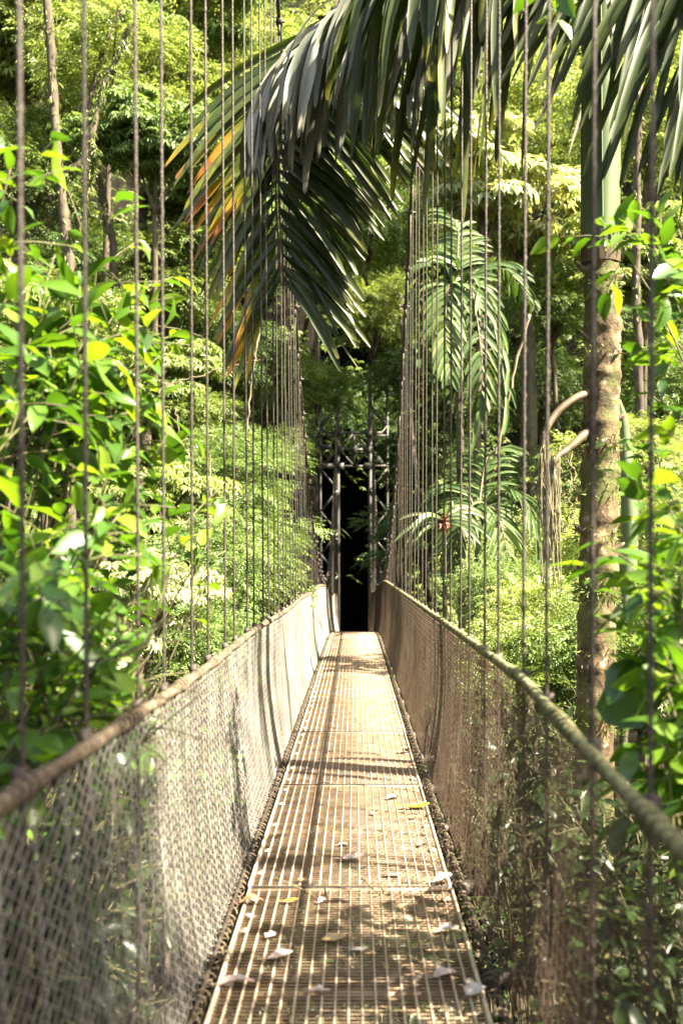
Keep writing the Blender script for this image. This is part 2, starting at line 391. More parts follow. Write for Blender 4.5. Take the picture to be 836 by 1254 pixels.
# ------------------------------------------------------------------ far tower
d = 42.2
TW = empty('lattice_tower', (0, d, -1.6)); tag(TW, 'grey steel lattice tower with cross truss at the far end of the bridge', 'tower')
def tb(name, segs, w=.09, h=.09, extra=None):
    b = MB()
    for a_, b_ in segs: bar(b, a_, b_, w, h, (0, 1, 0))
    if extra: extra(b)
    return child(b, name, M['tower'], TW, False)
zt_, zb_ = 9.75, -3.2
for xi, xo in ((-.66, -1.35), (.62, 1.30)):
    for x in (xi, xo):
        for yy_ in (0, .7):
            wd = .15 if (x == xi) else .09
            b = MB(); x2 = x+(.05 if x < 0 else -.05)
            bar(b, (x, d+yy_, zb_), (x, d+yy_, zt_), wd, .04, (0, 1, 0)); bar(b, (x-wd/2+.02, d+yy_+.05, zb_), (x-wd/2+.02, d+yy_+.05, zt_), .035, .08, (0, 1, 0))
            child(b, 'leg', M['tower'], TW, False)
    segs = []; z = zb_; k = 0
    while z < zt_-.9:
        a_, b_ = (xi, xo) if k % 2 else (xo, xi)
        for yy_ in (-.03, .73): segs.append(((a_, d+yy_, z), (b_, d+yy_, z+.85)))
        segs.append(((xo, d, z), (xo, d+.7, z+.85))); segs.append(((xi, d, z+.85), (xi, d+.7, z)))
        z += .85; k += 1
    for z in (zt_-.05, 6.6, 5.4, 2.5, -.2): segs.append(((xi, d-.04, z), (xo, d-.04, z)))
    tb('lattice_bracing', segs, .06, .035)
zA = 1.6-(530-688)*d/F; zB = 1.6-(571-688)*d/F; zC = (zA+zB)/2
def plates(b):
    for x in (-.56, .52):
        for z in (zA, zC, zB): box(b, (x, d-.06, z), (.26, .03, .26))
    box(b, (-.02, d-.06, zC), (.26, .03, .34)); box(b, (-1.1, d-.06, zB), (.5, .03, .2)); box(b, (-1.1, d-.06, zC+.1), (.4, .03, .2))
tb('cross_truss', [((-1.2, d-.02, z), (1.1, d-.02, z)) for z in (zA, zB)]+[((-.6, d-.02, zC), (.56, d-.02, zC)),
   ((-.6, d-.02, zC), (-.02, d-.02, zA)), ((.56, d-.02, zC), (-.02, d-.02, zA)), ((-.6, d-.02, zC), (-.02, d-.02, zB)), ((.56, d-.02, zC), (-.02, d-.02, zB)), ((-.02, d-.02, zB), (-.02, d-.02, zA))], .08, .05, plates)
for s in (-1, 1): b = MB(); tubes(b, np.array([[s*.7, d-.15, 9.72], [s*.7, d+.75, 9.72]]), .11, 10); child(b, 'cable_saddle', M['tower'], TW, False)
b = MB(); box(b, (0, d+.3, -3.6), (3.2, 1.6, 1.6)); child(b, 'foundation', M['bark_pale'], TW, False)

# ------------------------------------------------------------------ leaves
T_FAR = (np.array([[0, 0, 0], [.42, .5, .10], [1, 0, -.12], [.42, -.5, .10]]), [np.array([[0, 2, 1], [0, 3, 2]])])
def near_template():
    us = [0, .12, .3, .52, .75, .92, 1.0]; ws = [.02, .28, .47, .5, .34, .12, 0.0]
    V = []; 
    for u, w in zip(us, ws):
        z = -.28*u*u+.05*u
        V += [[u, w, z+.16*w+.02*math.sin(u*14)], [u, 0, z], [u, -w, z+.16*w-.02*math.sin(u*13)]]
    Fq = []
    for k in range(len(us)-1):
        a_ = 3*k; Fq += [[a_, a_+1, a_+4, a_+3], [a_+1, a_+2, a_+5, a_+4]]
    return np.array(V), [np.array(Fq)]
T_NEAR = near_template()
def leaves(mb, pos, dr, nr, L, W, tpl=T_FAR):
    pos = np.asarray(pos); dr = norm(dr); sd = norm(np.cross(nr, dr)); up = np.cross(dr, sd)
    n = len(pos); L = np.broadcast_to(L, (n,)); W = np.broadcast_to(W, (n,))
    TV, TF = tpl; k = len(TV)
    V = pos[:, None]+dr[:, None]*(TV[None, :, 0:1]*L[:, None, None])+sd[:, None]*(TV[None, :, 1:2]*W[:, None, None])+up[:, None]*(TV[None, :, 2:3]*L[:, None, None])
    Fs = [(f[None]+(np.arange(n)*k)[:, None, None]).reshape(-1, f.shape[1]) for f in TF]
    uv = np.broadcast_to(TV[None, :, :2], (n, k, 2)).reshape(-1, 2)
    mb.add(V.reshape(-1, 3), Fs, uv)
def rnd(n, s=1.): return RNG.normal(size=(n, 3))*s
def sprays(mb, C, O, kind, leafL=.13, leafW=.045, sprL=.5, nl=11):
    """C centres, O outward directions"""
    n = len(C); up = np.array([0, 0, 1.])
    if kind == 'whorl':
        nl = 8; ax = norm(O*.5+up*.9+rnd(n, .25)); ref = norm(np.cross(ax, rnd(n))); r2 = np.cross(ax, ref)
        ph = np.linspace(0, 2*math.pi, nl, endpoint=False)+RNG.uniform(0, 6, (n, 1))
        D = ref[:, None]*np.cos(ph)[..., None]+r2[:, None]*np.sin(ph)[..., None]-up*(.25+.55*RNG.random((n, 1, 1)))+RNG.normal(size=(n, nl, 3))*.15
        pos = np.repeat(C[:, None], nl, 1)+norm(D)*.02
        nr = np.repeat(ax[:, None], nl, 1)+RNG.normal(size=(n, nl, 3))*.25
        LL = leafL*1.25*RNG.uniform(.7, 1.15, n*nl)
        leaves(mb, pos.reshape(-1, 3), D.reshape(-1, 3), nr.reshape(-1, 3), LL, LL*leafW/leafL)
        return
    ax = norm(O*np.array([1, 1, .35])+rnd(n, .35)+up*RNG.uniform(-.35, .25, (n, 1)))
    nrm = norm(up+rnd(n, .35)-ax*0.1); sd = norm(np.cross(ax, nrm)); nrm = np.cross(sd, ax)
    t = np.linspace(.12, 1, nl); s = np.where(np.arange(nl) % 2, 1., -1.)
    dro = (-.25*sprL*(t**2))[None, :, None]*up
    pos = C[:, None]+ax[:, None]*(t*sprL)[None, :, None]+dro
    D = ax[:, None]*.55+sd[:, None]*(s*.85*(1-.5*t**3))[None, :, None]-up*(.10+.35*t)[None, :, None]+RNG.normal(size=(n, nl, 3))*.12
    nr = nrm[:, None]+RNG.normal(size=(n, nl, 3))*.22
    LL = leafL*RNG.uniform(.7, 1.15, n*nl)*np.tile(np.sin(.5+t*2.0), n)
    leaves(mb, pos.reshape(-1, 3), D.reshape(-1, 3), nr.reshape(-1, 3), LL, LL*leafW/leafL)

def crown_mesh(kind, nclump, nspr, leafL, leafW, sprL, seed, R=2.0, flat=.8):
    r = np.random.default_rng(seed); mb = MB(); C = []; O = []; cl = []
    for k in range(nclump):
        v = norm(r.normal(size=3)); v[2] = v[2]*.9+.1
        c = v*R*r.uniform(.35, .9)*np.array([1, 1, flat]); rc = R*r.uniform(.18, .36); cl.append(c)
        m = nspr//nclump; o = norm(r.normal(size=(m, 3))); o[:, 2] = np.abs(o[:, 2])*1.0-.25
        C.append(c+o*rc*r.uniform(.55, 1.0, (m, 1))*np.array([1.25, 1.25, .7])); O.append(norm(o+v*.7))
    C = np.concatenate(C); O = np.concatenate(O)
    sprays(mb, C, O, kind, leafL, leafW, sprL)
    return mb.mesh('crown', M['bright']), cl
CR = {
 'pinn': [crown_mesh('p', 26, 1500, .15, .048, .50, s) for s in (1, 2)],
 'fern': [crown_mesh('p', 30, 2100, .105, .036, .42, s, R=1.6) for s in (3, 4)],
 'whorl': [crown_mesh('whorl', 24, 1700, .19, .05, .4, s) for s in (5, 6)],
 'big': [crown_mesh('whorl', 18, 700, .30, .085, .4, s, R=2.0) for s in (7,)],
}
RK = {'pinn': 2.0, 'fern': 1.6, 'whorl': 2.0, 'big': 2.0}
def tree(px, py, d, r, kind, colr, label, cat='tree', bark='bark_dark', tr=.11, zs=.95):
    c = P(px, py, d); gz = ground_h(c[0], c[1])-.3
    me, cl = random.choice(CR[kind]); s = r/RK[kind]
    name = {'pinn': 'broadleaf_tree', 'fern': 'feathery_bush', 'whorl': 'forest_tree', 'big': 'umbrella_leaf_tree'}[kind]
    bx_ = c[0]+random.uniform(-.5, .5); by_ = c[1]+.6
    if d > 28:                                             # rooted on the slope behind its crown
        k = 0
        while (ground_h(bx_, by_) < c[2]-3.0 or (abs(bx_) < 2.2 and by_ < 59)) and k < 60: by_ += .5; k += 1
    base = np.array([bx_, by_, ground_h(bx_, by_)-.3])
    root = empty(name, tuple(base)); tag(root, label, cat)
    rot = random.uniform(0, 6.28)
    o = bpy.data.objects.new('crown', me); COL.objects.link(o); o.parent = root
    o.location = tuple(c-base); o.rotation_euler = (0, 0, rot); o.scale = (s, s, s*zs)
    o.material_slots[0].link = 'OBJECT'; o.material_slots[0].material = M[colr]
    b = MB(); H = c[2]-base[2]
    mid = base+(c-base)*.5+np.array([random.uniform(-.4, .4), random.uniform(-.3, .3), 0])
    top = c+np.array([0, 0, r*.3]); tr_ = tr*(.6+r*.25)
    tubes(b, spline([base, mid, c-np.array([0, 0, r*.5]), top], 12), np.linspace(tr_, tr_*.3, 12), 8)
    cs, sn = math.cos(rot), math.sin(rot)
    for q in cl[::3]:
        w = c+np.array([q[0]*cs-q[1]*sn, q[0]*sn+q[1]*cs, q[2]*zs])*s
        st = c-np.array([0, 0, r*random.uniform(.2, .9)])
        tubes(b, spline([st, (st+w)/2+np.array([0, 0, .12*r]), w], 7), np.linspace(tr_*.42, tr_*.1, 7), 5)
    child(b, 'trunk', M[bark], root)
    return root

TREES = [
 (30, 50, 31, 3.3, 'whorl', 'yellow', 'tall yellow-green tree filling the top left corner'),
 (135, 90, 27, 2.4, 'pinn', 'yellow', 'yellow-green tree between the second and third suspenders near the top left'),
 (215, 40, 33, 3.2, 'whorl', 'bright', 'leafy tree above and left of the drooping palm frond'),
 (190, 175, 25, 1.9, 'whorl', 'bright', 'green tree with drooping leaf whorls left of the browned frond tips'),
 (255, 235, 30, 2.1, 'whorl', 'bright', 'tree seen through the browned tips of the palm frond'),
 (20, 205, 27, 2.2, 'pinn', 'mid', 'mid green tree behind the single sprig at the left edge'),
 (95, 330, 34, 2.6, 'pinn', 'dark', 'dark tree in the hollow left of centre behind the bright shrub'),
 (290, 90, 36, 3.2, 'pinn', 'yellow', 'bright tree behind the tip of the main palm frond'),
 (50, 410, 22, 1.9, 'pinn', 'mid', 'tree half hidden behind the left shrub top'),
 (205, 345, 30, 2.1, 'fern', 'mid', 'vine-draped tree under the browned frond tips'),
 (250, 420, 33, 2.2, 'fern', 'dark', 'dark fine-leaved tree left of the frond bottom'),
 (165, 470, 24, 1.9, 'whorl', 'mid', 'tree behind the reaching twigs of the left shrub'),
 (320, 470, 36, 2.2, 'pinn', 'mid', 'tree below the drooping palm frond left of the far tower'),
 (338, 555, 33, 1.35, 'pinn', 'mid', 'tree left of the left main cable above the feathery bush'),
 (290, 590, 21, 1.35, 'fern', 'bright', 'rounded bright feathery bush left of the near main cable'),
 (235, 545, 24, 1.5, 'fern', 'mid', 'green bush behind the left shrub twigs at mid height'),
 (295, 670, 23, 1.5, 'fern', 'bright', 'bright feathery bush just above the left handrail far end'),
 (265, 690, 17, 1.35, 'fern', 'bright', 'nearer feathery bush above the left handrail middle'),
 (190, 640, 18, 1.4, 'whorl', 'yellow', 'sunlit bush behind the lower left shrub'),
 (170, 760, 13, 1.1, 'whorl', 'pale', 'pale leaved bush above the left handrail'),
 (230, 790, 15, 1.2, 'fern', 'bright', 'low bush just behind the left handrail'),
 (450, 260, 34, 2.7, 'pinn', 'bright', 'bright green tree right of the drooping frond between the main cables'),
 (405, 330, 42, 2.6, 'pinn', 'bright', 'tree behind the drooping frond end high above the left tower leg'),
 (388, 475, 38, 1.5, 'pinn', 'bright', 'tree hanging over the left leg of the far tower'),
 (455, 385, 39, 1.9, 'fern', 'yellow', 'ferny sunlit tree overhanging the top of the far tower'),
 (500, 330, 41, 2.2, 'pinn', 'bright', 'tree behind the right main cable top'),
 (400, 120, 44, 4.2, 'pinn', 'yellow', 'bright hillside tree behind the crest of the main frond'),
 (500, 160, 43, 3.8, 'whorl', 'yellow', 'tall hillside tree behind the hanging grey leaflets'),
 (570, 60, 38, 3.6, 'pinn', 'yellow', 'yellow-green tree seen between leaflets near the top'),
 (590, 225, 23, 1.8, 'big', 'pale', 'pale umbrella-leaved tree right of the right main cable'),
 (640, 275, 25, 1.8, 'big', 'pale', 'whitish large-leaved tree just left of the palm crownshaft'),
 (665, 150, 32, 2.8, 'pinn', 'yellow', 'sunlit tree left of the upper palm trunk'),
 (675, 370, 27, 1.6, 'fern', 'bright', 'fine-leaved bush left of the brown upper palm trunk'),
 (615, 360, 31, 1.8, 'pinn', 'mid', 'tree under the pale umbrella-leaved tree'),
 (660, 480, 30, 1.9, 'pinn', 'dark', 'dark tree behind the curved mossy stalks'),
 (690, 600, 26, 1.7, 'pinn', 'bright', 'tree behind the hanging dry fibres'),
 (540, 480, 37, 2.4, 'pinn', 'dark', 'dark tree right of the far tower behind many suspenders'),
 (500, 420, 42, 1.7, 'fern', 'mid', 'tree over the right leg of the far tower'),
 (520, 560, 38, 1.8, 'pinn', 'dark', 'dark tree low at the right side of the far tower'),
 (345, 640, 40, 1.6, 'pinn', 'dark', 'dark tree low at the left side of the far tower'),
 (520, 660, 30, 1.7, 'pinn', 'dark', 'dark tree above the right handrail far end'),
 (660, 690, 17, 1.35, 'fern', 'yellow', 'yellow-green ferny bush left of the lower palm trunk'),
 (620, 745, 15, .9, 'fern', 'bright', 'small ferny bush beside the small palm trunk'),
 (680, 790, 13, 1.05, 'fern', 'yellow', 'low ferny bush between handrail and palm trunk'),
 (650, 850, 12, 1.0, 'fern', 'mid', 'bush behind the right handrail where it bends up'),
 (790, 150, 27, 2.6, 'pinn', 'yellow', 'sunlit tree right of the green crownshaft'),
 (810, 40, 34, 3.2, 'whorl', 'bright', 'tree behind the fronds at the top right corner'),
 (790, 320, 24, 1.9, 'whorl', 'yellow', 'bright tree right of the upper brown trunk'),
 (800, 450, 26, 2.0, 'fern', 'bright', 'fine-leaved tree right of the mossy trunk'),
 (790, 580, 22, 1.8, 'pinn', 'yellow', 'tree right of the hanging green sheath'),
 (800, 690, 16, 1.5, 'fern', 'yellow', 'ferny bush at the right edge behind the near shrub'),
 (790, 810, 12, 1.2, 'fern', 'bright', 'bush right of the trunk base behind the large leaves'),
]
for t in TREES: tree(*t[:7], cat='bush' if 'bush' in t[6] else 'tree')

# tree added out of view, crown placed to shade the near bridge end
def beside():
    me, cl = CR['pinn'][0]; c = np.array([5.5, -.4, 7.8]); base = np.array([6.4, -0.6, ground_h(6.4, -.6)-.3])
    root = empty('broadleaf_tree', tuple(base)); tag(root, 'unseen tree added to shade the near end of the bridge', 'tree')
    o = bpy.data.objects.new('crown', me); COL.objects.link(o); o.parent = root; o.location = tuple(c-base); o.scale = (.72, .85, .65)
    o2 = bpy.data.objects.new('crown', CR['pinn'][1][0]); COL.objects.link(o2); o2.parent = root; o2.location = tuple(c-base); o2.scale = (.72, .85, .65); o2.rotation_euler = (0, 0, 1.2)
    b = MB(); tubes(b, spline([base, (base+c)/2+np.array([.3, 0, 0]), c+np.array([0, 0, 1])], 14), np.linspace(.22, .06, 14), 9)
    for q in cl[::3]:
        w_ = c+q*np.array([.95, 1.25, .9]); tubes(b, spline([c-np.array([0, 0, 1.2]), (c+w_)/2, w_], 7), np.linspace(.07, .015, 7), 5)
    child(b, 'trunk', M['bark_dark'], root)
beside()
# hillside foliage: sprays over the slopes and the valley floor
def cover(n, xr, yr, lift, leafL, sprL, seed, kind='p', test=None, ground=ground_h):
    r = np.random.default_rng(seed); C = []; O = []
    while len(C) < n:
        x = r.uniform(*xr); y = r.uniform(*yr); z = ground(x, y)
        if test and not test(x, y, z): continue
        k = noise.noise((x*.35, y*.35, z*.25+5)); k2 = noise.noise((x*.9, y*.9, z*.7))
        if k+.5*k2 < -.22 and r.random() < .6: continue
        e = .4; nx_ = ground(x-e, y)-ground(x+e, y); ny_ = ground(x, y-e)-ground(x, y+e)
        nn = norm(np.array([nx_, ny_, 2*e])); L = lift*(max(0, .45+k*1.3)+.25*k2)*r.uniform(.4, 1)
        C.append(np.array([x, y, z])+nn*max(L, .05)); O.append(norm(nn+np.array([0, 0, .2])))
    mb = MB(); sprays(mb, np.array(C), np.array(O), kind, leafL, leafL*.34, sprL); return mb
infr = lambda x, y, z: abs(x) < .42*y+3
notch = lambda x, y, z: infr(x, y, z) and not (abs(x) < 2.0 and 41 < y < 60 and z < 4)
tag(cover(24000, (-24, 24), (36, 66), 2.8, .17, .55, 11, test=notch).obj('hillside_foliage', M['bright']), 'dense mid green foliage covering the steep slope behind the trees', 'foliage', kind='stuff')
tag(cover(9000, (-22, 22), (38, 62), 3.4, .17, .5, 12, 'whorl', test=notch).obj('hillside_foliage', M['yellow']), 'brighter leafy growth sprinkled over the steep far slope', 'foliage', kind='stuff')
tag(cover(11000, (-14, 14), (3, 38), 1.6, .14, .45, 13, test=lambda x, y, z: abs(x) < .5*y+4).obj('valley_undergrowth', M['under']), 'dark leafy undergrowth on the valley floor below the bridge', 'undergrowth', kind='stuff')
# canopy over the trail behind the tower
def canopy():
    r = np.random.default_rng(5); n = 4200
    C = np.stack([r.uniform(-5, 5, n), r.uniform(43.6, 56, n), np.zeros(n)], 1)
    C[:, 2] = 5.9+.32*(C[:, 1]-43)+.9*np.array([noise.noise((a_*.5, b_*.5, 0)) for a_, b_ in C[:, :2]])+r.uniform(0, 2.2, n)-.12*C[:, 0]**2
    mb = MB(); sprays(mb, C, norm(rnd(n)+np.array([0, -1, .4])), 'p', .19, .07, .6)
    return mb
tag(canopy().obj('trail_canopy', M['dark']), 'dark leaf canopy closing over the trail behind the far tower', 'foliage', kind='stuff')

# ------------------------------------------------------------------ palms
def leaflet(mb, p, d, L, w, g, nrm, seg=9, twist=0., vr=None, blunt=.45, clump=0):
    d = norm(np.asarray(d, float)); p = np.asarray(p, float).copy(); st = L/seg
    v = random.random() if vr is None else vr; V = []; UV = []
    sag = random.uniform(.7, 1.3)
    for k in range(seg+1):
        t = k/seg
        ww = w*(min(1, .35+t/.12*.65) if t < .12 else (1 if t < .7 else 1-(1-blunt)*((t-.7)/.3)**1.6))*.5
        s = np.cross(d, nrm); s = norm(s) if np.linalg.norm(s) > 1e-3 else np.array([1., 0, 0])
        u = norm(np.cross(s, d))
        if k == seg: # jagged tip
            V += [p+s*ww-d*random.uniform(0, .05)*L, p+d*random.uniform(-.02, .05)*L, p-s*ww-d*random.uniform(0, .07)*L]
        else: V += [p+s*ww+u*ww*.35, p-u*ww*.15, p-s*ww+u*ww*.35]
        UV += [(t, v)]*3
        p = p+d*st; d = norm(d+np.array([0, 0, -1])*g*sag/seg*(1+.5*t)+rnd(1, .012)[0])
    V = np.array(V); 
    Fq = [[3*k+a_, 3*k+a_+1, 3*k+a_+4, 3*k+a_+3] for k in range(seg) for a_ in (0, 1)]
    mb.add(V, np.array(Fq), UV)
def frond(root, pts, n, L, w, g, sidef, mat, ang=.6, t0=.12, vfun=None, r0=.02, sides=(-1, 1), jit=.12, seg=9, tipL=.6, normf=None, blunt=.45):
    ax = spline(pts, 50); mb = MB()
    T = norm(np.gradient(ax, axis=0))
    for s in sides:
        for k in range(n):
            t = t0+(1-t0)*(k+random.random()*.6)/n; i = min(int(t*49), 49)
            sv = sidef(t, s) if sidef else None
            if sv is None:
                sv = norm(np.cross(T[i], np.array([0, 0, 1.])))*s
            sv = np.asarray(sv, float)
            d = norm(T[i]*(ang+.5*t)+sv*(1-.35*t))+rnd(1, jit)[0]
            LL = L*(.75+.45*math.sin(min(t, .8)*3.4))*random.uniform(.85, 1.1)*(1 if t < .8 else 1-(1-tipL)*(t-.8)/.2)
            nn = np.array([0, 0, 1.]) if normf is None else np.asarray(normf, float)
            nn = nn+rnd(1, .3)[0]
            leaflet(mb, ax[i], d, LL, w*random.uniform(.7, 1.15), g, nn, seg, vr=(vfun(t, s) if vfun else None), blunt=blunt)
    off = np.array(root.location)
    st = MB(); tubes(st, ax, np.linspace(r0, r0*.25, 50), 6)
    fo = child(st, 'frond', M['rachis'], root)
    mb.V = [v-off for v in mb.V]; mb.obj('leaflets', M[mat], fo)
    return fo

PD = 7.6
pb = P(724, 1050, PD); 
gp = ground_h(pb[0], pb[1])
base = np.array([pb[0]-.1, PD, gp-.2])
PALM = empty('palm_tree', tuple(base)); tag(PALM, 'tall palm with mossy brown trunk and green crownshaft right of the bridge', 'palm')
tp = [base, P(722, 1300, PD), P(727, 920, PD), P(733, 640, PD), P(737, 420, PD), P(735, 300, PD)]
ax = spline(tp, 260); mb = MB()
rad = np.interp(np.arange(260)/259, [0, .3, .6, 1], [.16, .135, .132, .126])
n = len(ax); cx = []
for k in range(n):
    z = ax[k, 2]; ph = (z*2.9) % 1
    ring = .012*math.exp(-((ph-.5)/.09)**2)
    rad[k] += ring+.006*noise.noise((z*5, 0, 1))
tubes(mb, ax, rad, 28)
V = mb.V[0]
for k in range(len(V)):
    c = ax[k//28]; dv = V[k]-c; q = noise.noise(tuple(V[k]*7))*.012+noise.noise(tuple(V[k]*22))*.007
    V[k] = c+dv*(1+q/.13)
child(mb, 'trunk', M['palm_bark'], PALM)
mb = MB(); ax = spline([P(735, 312, PD), P(736, 150, PD), P(737, -20, PD), P(737, -110, PD)], 30)
rr = np.interp(np.linspace(0, 1, 30), [0, .02, .3, .7, 1], [.125, .132, .136, .125, .10]); tubes(mb, ax, rr, 28)
for k in range(3):                                            # overlapping sheath edges
    a0 = 1.2+k*1.7
    l = np.array([ax[int(i)]+1.02*rr[int(i)]*np.array([math.cos(a0+.012*i*(1 if k % 2 else -1)), math.sin(a0+.012*i), 0]) for i in range(2, 29)])
    tubes(mb, l, .007, 4)
child(mb, 'crownshaft', M['shaft'], PALM)
mb = MB()
for k in range(26):
    a_ = k*.2417+random.uniform(-.05, .05); h_ = random.uniform(.05, .2); c = P(735, 318, PD)+np.array([0, 0, .02]); o_ = np.array([math.cos(a_), math.sin(a_), 0])
    q_ = np.array([-math.sin(a_), math.cos(a_), 0])*.022
    b0, b1 = c+o_*.134-np.array([0, 0, .05]), c+o_*(.139+random.uniform(0, .02))+np.array([0, 0, h_])
    mb.add([b0-q_, b0+q_, b1+q_*.4, b1-q_*.5], np.array([[0, 1, 2, 3]]))
tag(child(mb, 'dead_sheath', M['rachis'], PALM), kind='stuff')
# moss tufts, dead sheath scars, small epiphytes on trunk
mb = MB(); C = []; 
for k in range(900):
    py = random.choice([350, 430, 545, 548, 600, 655, 718, 722, 725, 800, 880])+random.gauss(0, 7); a = random.uniform(0, 6.28)
    c = P(734-(py-300)*.012, py, PD)+np.array([.135*math.cos(a), .135*math.sin(a), 0]); C.append((c, a))
C_, A_ = np.array([c for c, a in C]), np.array([[math.cos(a), math.sin(a), -.35] for c, a in C])
leaves(mb, C_, A_+rnd(len(C_), .4), rnd(len(C_)), RNG.uniform(.02, .07, len(C_)), .012)
tag(child(mb, 'moss', M['moss'], PALM), kind='stuff')
mb = MB()
for (px, py, s) in ((714, 330, -1), (752, 345, 1), (720, 415, -1), (755, 385, 1), (754, 515, 1), (712, 650, -1), (753, 673, 1)):
    c = P(px, py, PD-.05)
    mb = MB(); tubes(mb, spline([c-np.array([s*.05, 0, 0]), c, c+np.array([s*.06, -.02, .05])], 6), np.array([.05, .045, .03, .025, .018, .006]), 6)
    child(mb, 'leaf_scar_stub', M['rachis'], PALM)
# curved mossy flower stalks with hanging fibre, left of trunk
def stalk(pts, r, fib):
    mb = MB(); ax = spline(pts, 24); tubes(mb, ax, np.linspace(r, r*.55, 24), 8); V = mb.V[0]
    for k in range(len(V)): V[k] += .010*noise.noise(tuple(V[k]*25))
    o = child(mb, 'flower_stalk', M['rachis'], PALM)
    mb = MB()
    for k in range(fib):
        c = ax[random.randint(17, 23)]+rnd(1, .012)[0]; L = random.uniform(.25, .95)
        tubes(mb, spline([c, c+np.array([random.uniform(-.03, .03), 0, -L*.5]), c+np.array([random.uniform(-.03, .03)+.02, random.uniform(-.04, .04), -L])], 7), .0032, 4)
    mb.V = [v-np.array(PALM.location) for v in mb.V]; mb.obj('hanging_fibre', M['fibre'], o)
stalk([P(733, 478, PD), P(708, 486, PD-.1), P(682, 505, PD-.15), P(667, 530, PD-.2), P(664, 555, PD-.2)], .034, 44)
stalk([P(733, 518, PD), P(712, 535, PD-.1), P(695, 550, PD-.15), P(680, 562, PD-.2), P(677, 580, PD-.2)], .036, 40)
# fronds
SX = np.array([1., 0, 0])
frond(PALM, [P(737, -110, 7.6), P(650, -125, 8.1), P(540, -70, 8.6), P(440, 5, 8.9), P(372, 62, 9.0), P(330, 112, 9.0)], 54, 1.26, .072, 2.4,
      lambda t, s: np.array([-.15, s*.75, .0]), 'palm_gray', ang=.6, r0=.035, t0=.3, jit=.16, seg=11)
frond(PALM, [P(737, -110, 7.6), P(640, -110, 8.6), P(500, -20, 9.3), P(400, 40, 9.6), P(352, 120, 9.7), P(341, 220, 9.7), P(348, 350, 9.7)], 84, 1.3, .07, .4,
      lambda t, s: np.array([1.15, -.15, .0]), 'palm_dark', ang=.35, t0=.5, sides=(1,), normf=(0, -1, .3), jit=.09, r0=.03, tipL=.85, vfun=lambda t, s: random.uniform(.2, .9))
frond(PALM, [P(737, -112, 7.65), P(640, -120, 8.7), P(500, -30, 9.4), P(400, 35, 9.7), P(350, 120, 9.75), P(338, 220, 9.75), P(344, 350, 9.75)], 62, 1.3, .062, .5,
      lambda t, s: np.array([-.95, -.1, -.22]), 'palm_orange', ang=.38, t0=.5, sides=(-1,), normf=(0, -1, .3), jit=.09, r0=.03, tipL=.9, vfun=lambda t, s: random.choice([.1, .25, .45, .7, .95]) if t > .6 else .05)
frond(PALM, [P(737, -110, 7.6), P(700, -150, 7.4), P(620, -130, 7.2), P(540, -95, 7.0), P(470, -40, 7.0)], 30, 1.7, .075, 1.9,
      lambda t, s: np.array([.25, s*.6, -.2]), 'palm_dark', ang=.35, r0=.035, t0=.05, jit=.2, seg=11, vfun=lambda t, s: random.choice([.1, .5, .9]))
frond(PALM, [P(737, -110, 7.6), P(690, -150, 7.8), P(600, -120, 7.9), P(520, -60, 7.9), P(470, -10, 7.9)], 30, 1.5, .07, 2.2,
      lambda t, s: np.array([.1, s*.6, -.1]), 'palm_gray', ang=.4, r0=.035, t0=.15, jit=.2, seg=11)
frond(PALM, [P(737, -112, 7.5), P(800, -190, 7.2), P(880, -160, 6.8), P(945, -40, 6.6), P(985, 90, 6.6)], 38, 1.7, .06, .55,
      lambda t, s: np.array([-.8, -.1, -.6]), 'palm_dark', ang=.12, t0=.05, sides=(-1,), normf=(0, -1, .3), jit=.16, r0=.035, vfun=lambda t, s: .2)
frond(PALM, [P(737, -112, 7.5), P(790, -170, 7.9), P(870, -150, 8.3), P(940, -60, 8.6), P(985, 60, 8.6)], 24, 1.8, .07, .6,
      lambda t, s: np.array([-.75, -.1, -.7]), 'palm_gray', ang=.12, t0=.1, sides=(-1,), normf=(0, -1, .3), jit=.14, r0=.035)
frond(PALM, [P(737, -112, 7.5), P(775, -120, 7.2), P(835, -60, 6.9), P(885, 30, 6.8), P(905, 120, 6.8)], 30, 1.15, .055, .7,
      lambda t, s: np.array([-.75, -.1*s, -.6]), 'palm_dark', ang=.12, t0=.08, sides=(-1, 1), normf=(0, -1, .3), jit=.16, r0=.03, vfun=lambda t, s: .3)
frond(PALM, [P(737, -110, 7.6), P(735, -260, 7.9), P(735, -330, 9), P(730, -300, 10.3), P(725, -200, 11.0)], 30, 1.0, .07, 1.3, None, 'palm_dark', t0=.2)

# hanging green sheath right of the trunk
sp_ = empty('hanging_leaf_sheath', tuple(P(765, 520, 7.9))); tag(sp_, 'long smooth green spindle-shaped sheath hanging right of the palm trunk', 'palm sheath')
mb = MB(); ax = spline([P(757, 490, 7.8), P(763, 540, 7.9), P(770, 620, 7.9), P(769, 690, 7.9), P(764, 750, 7.85)], 30)
tubes(mb, ax, np.interp(np.linspace(0, 1, 30), [0, .15, .5, .8, 1], [.012, .05, .062, .065, .008])*np.array([1]), 14); child(mb, 'sheath', M['shaft'], sp_)
mb = MB(); tubes(mb, spline([P(748, 470, 7.65), P(752, 478, 7.75), P(757, 492, 7.8)], 8), .014, 6); child(mb, 'stalk', M['rachis'], sp_)

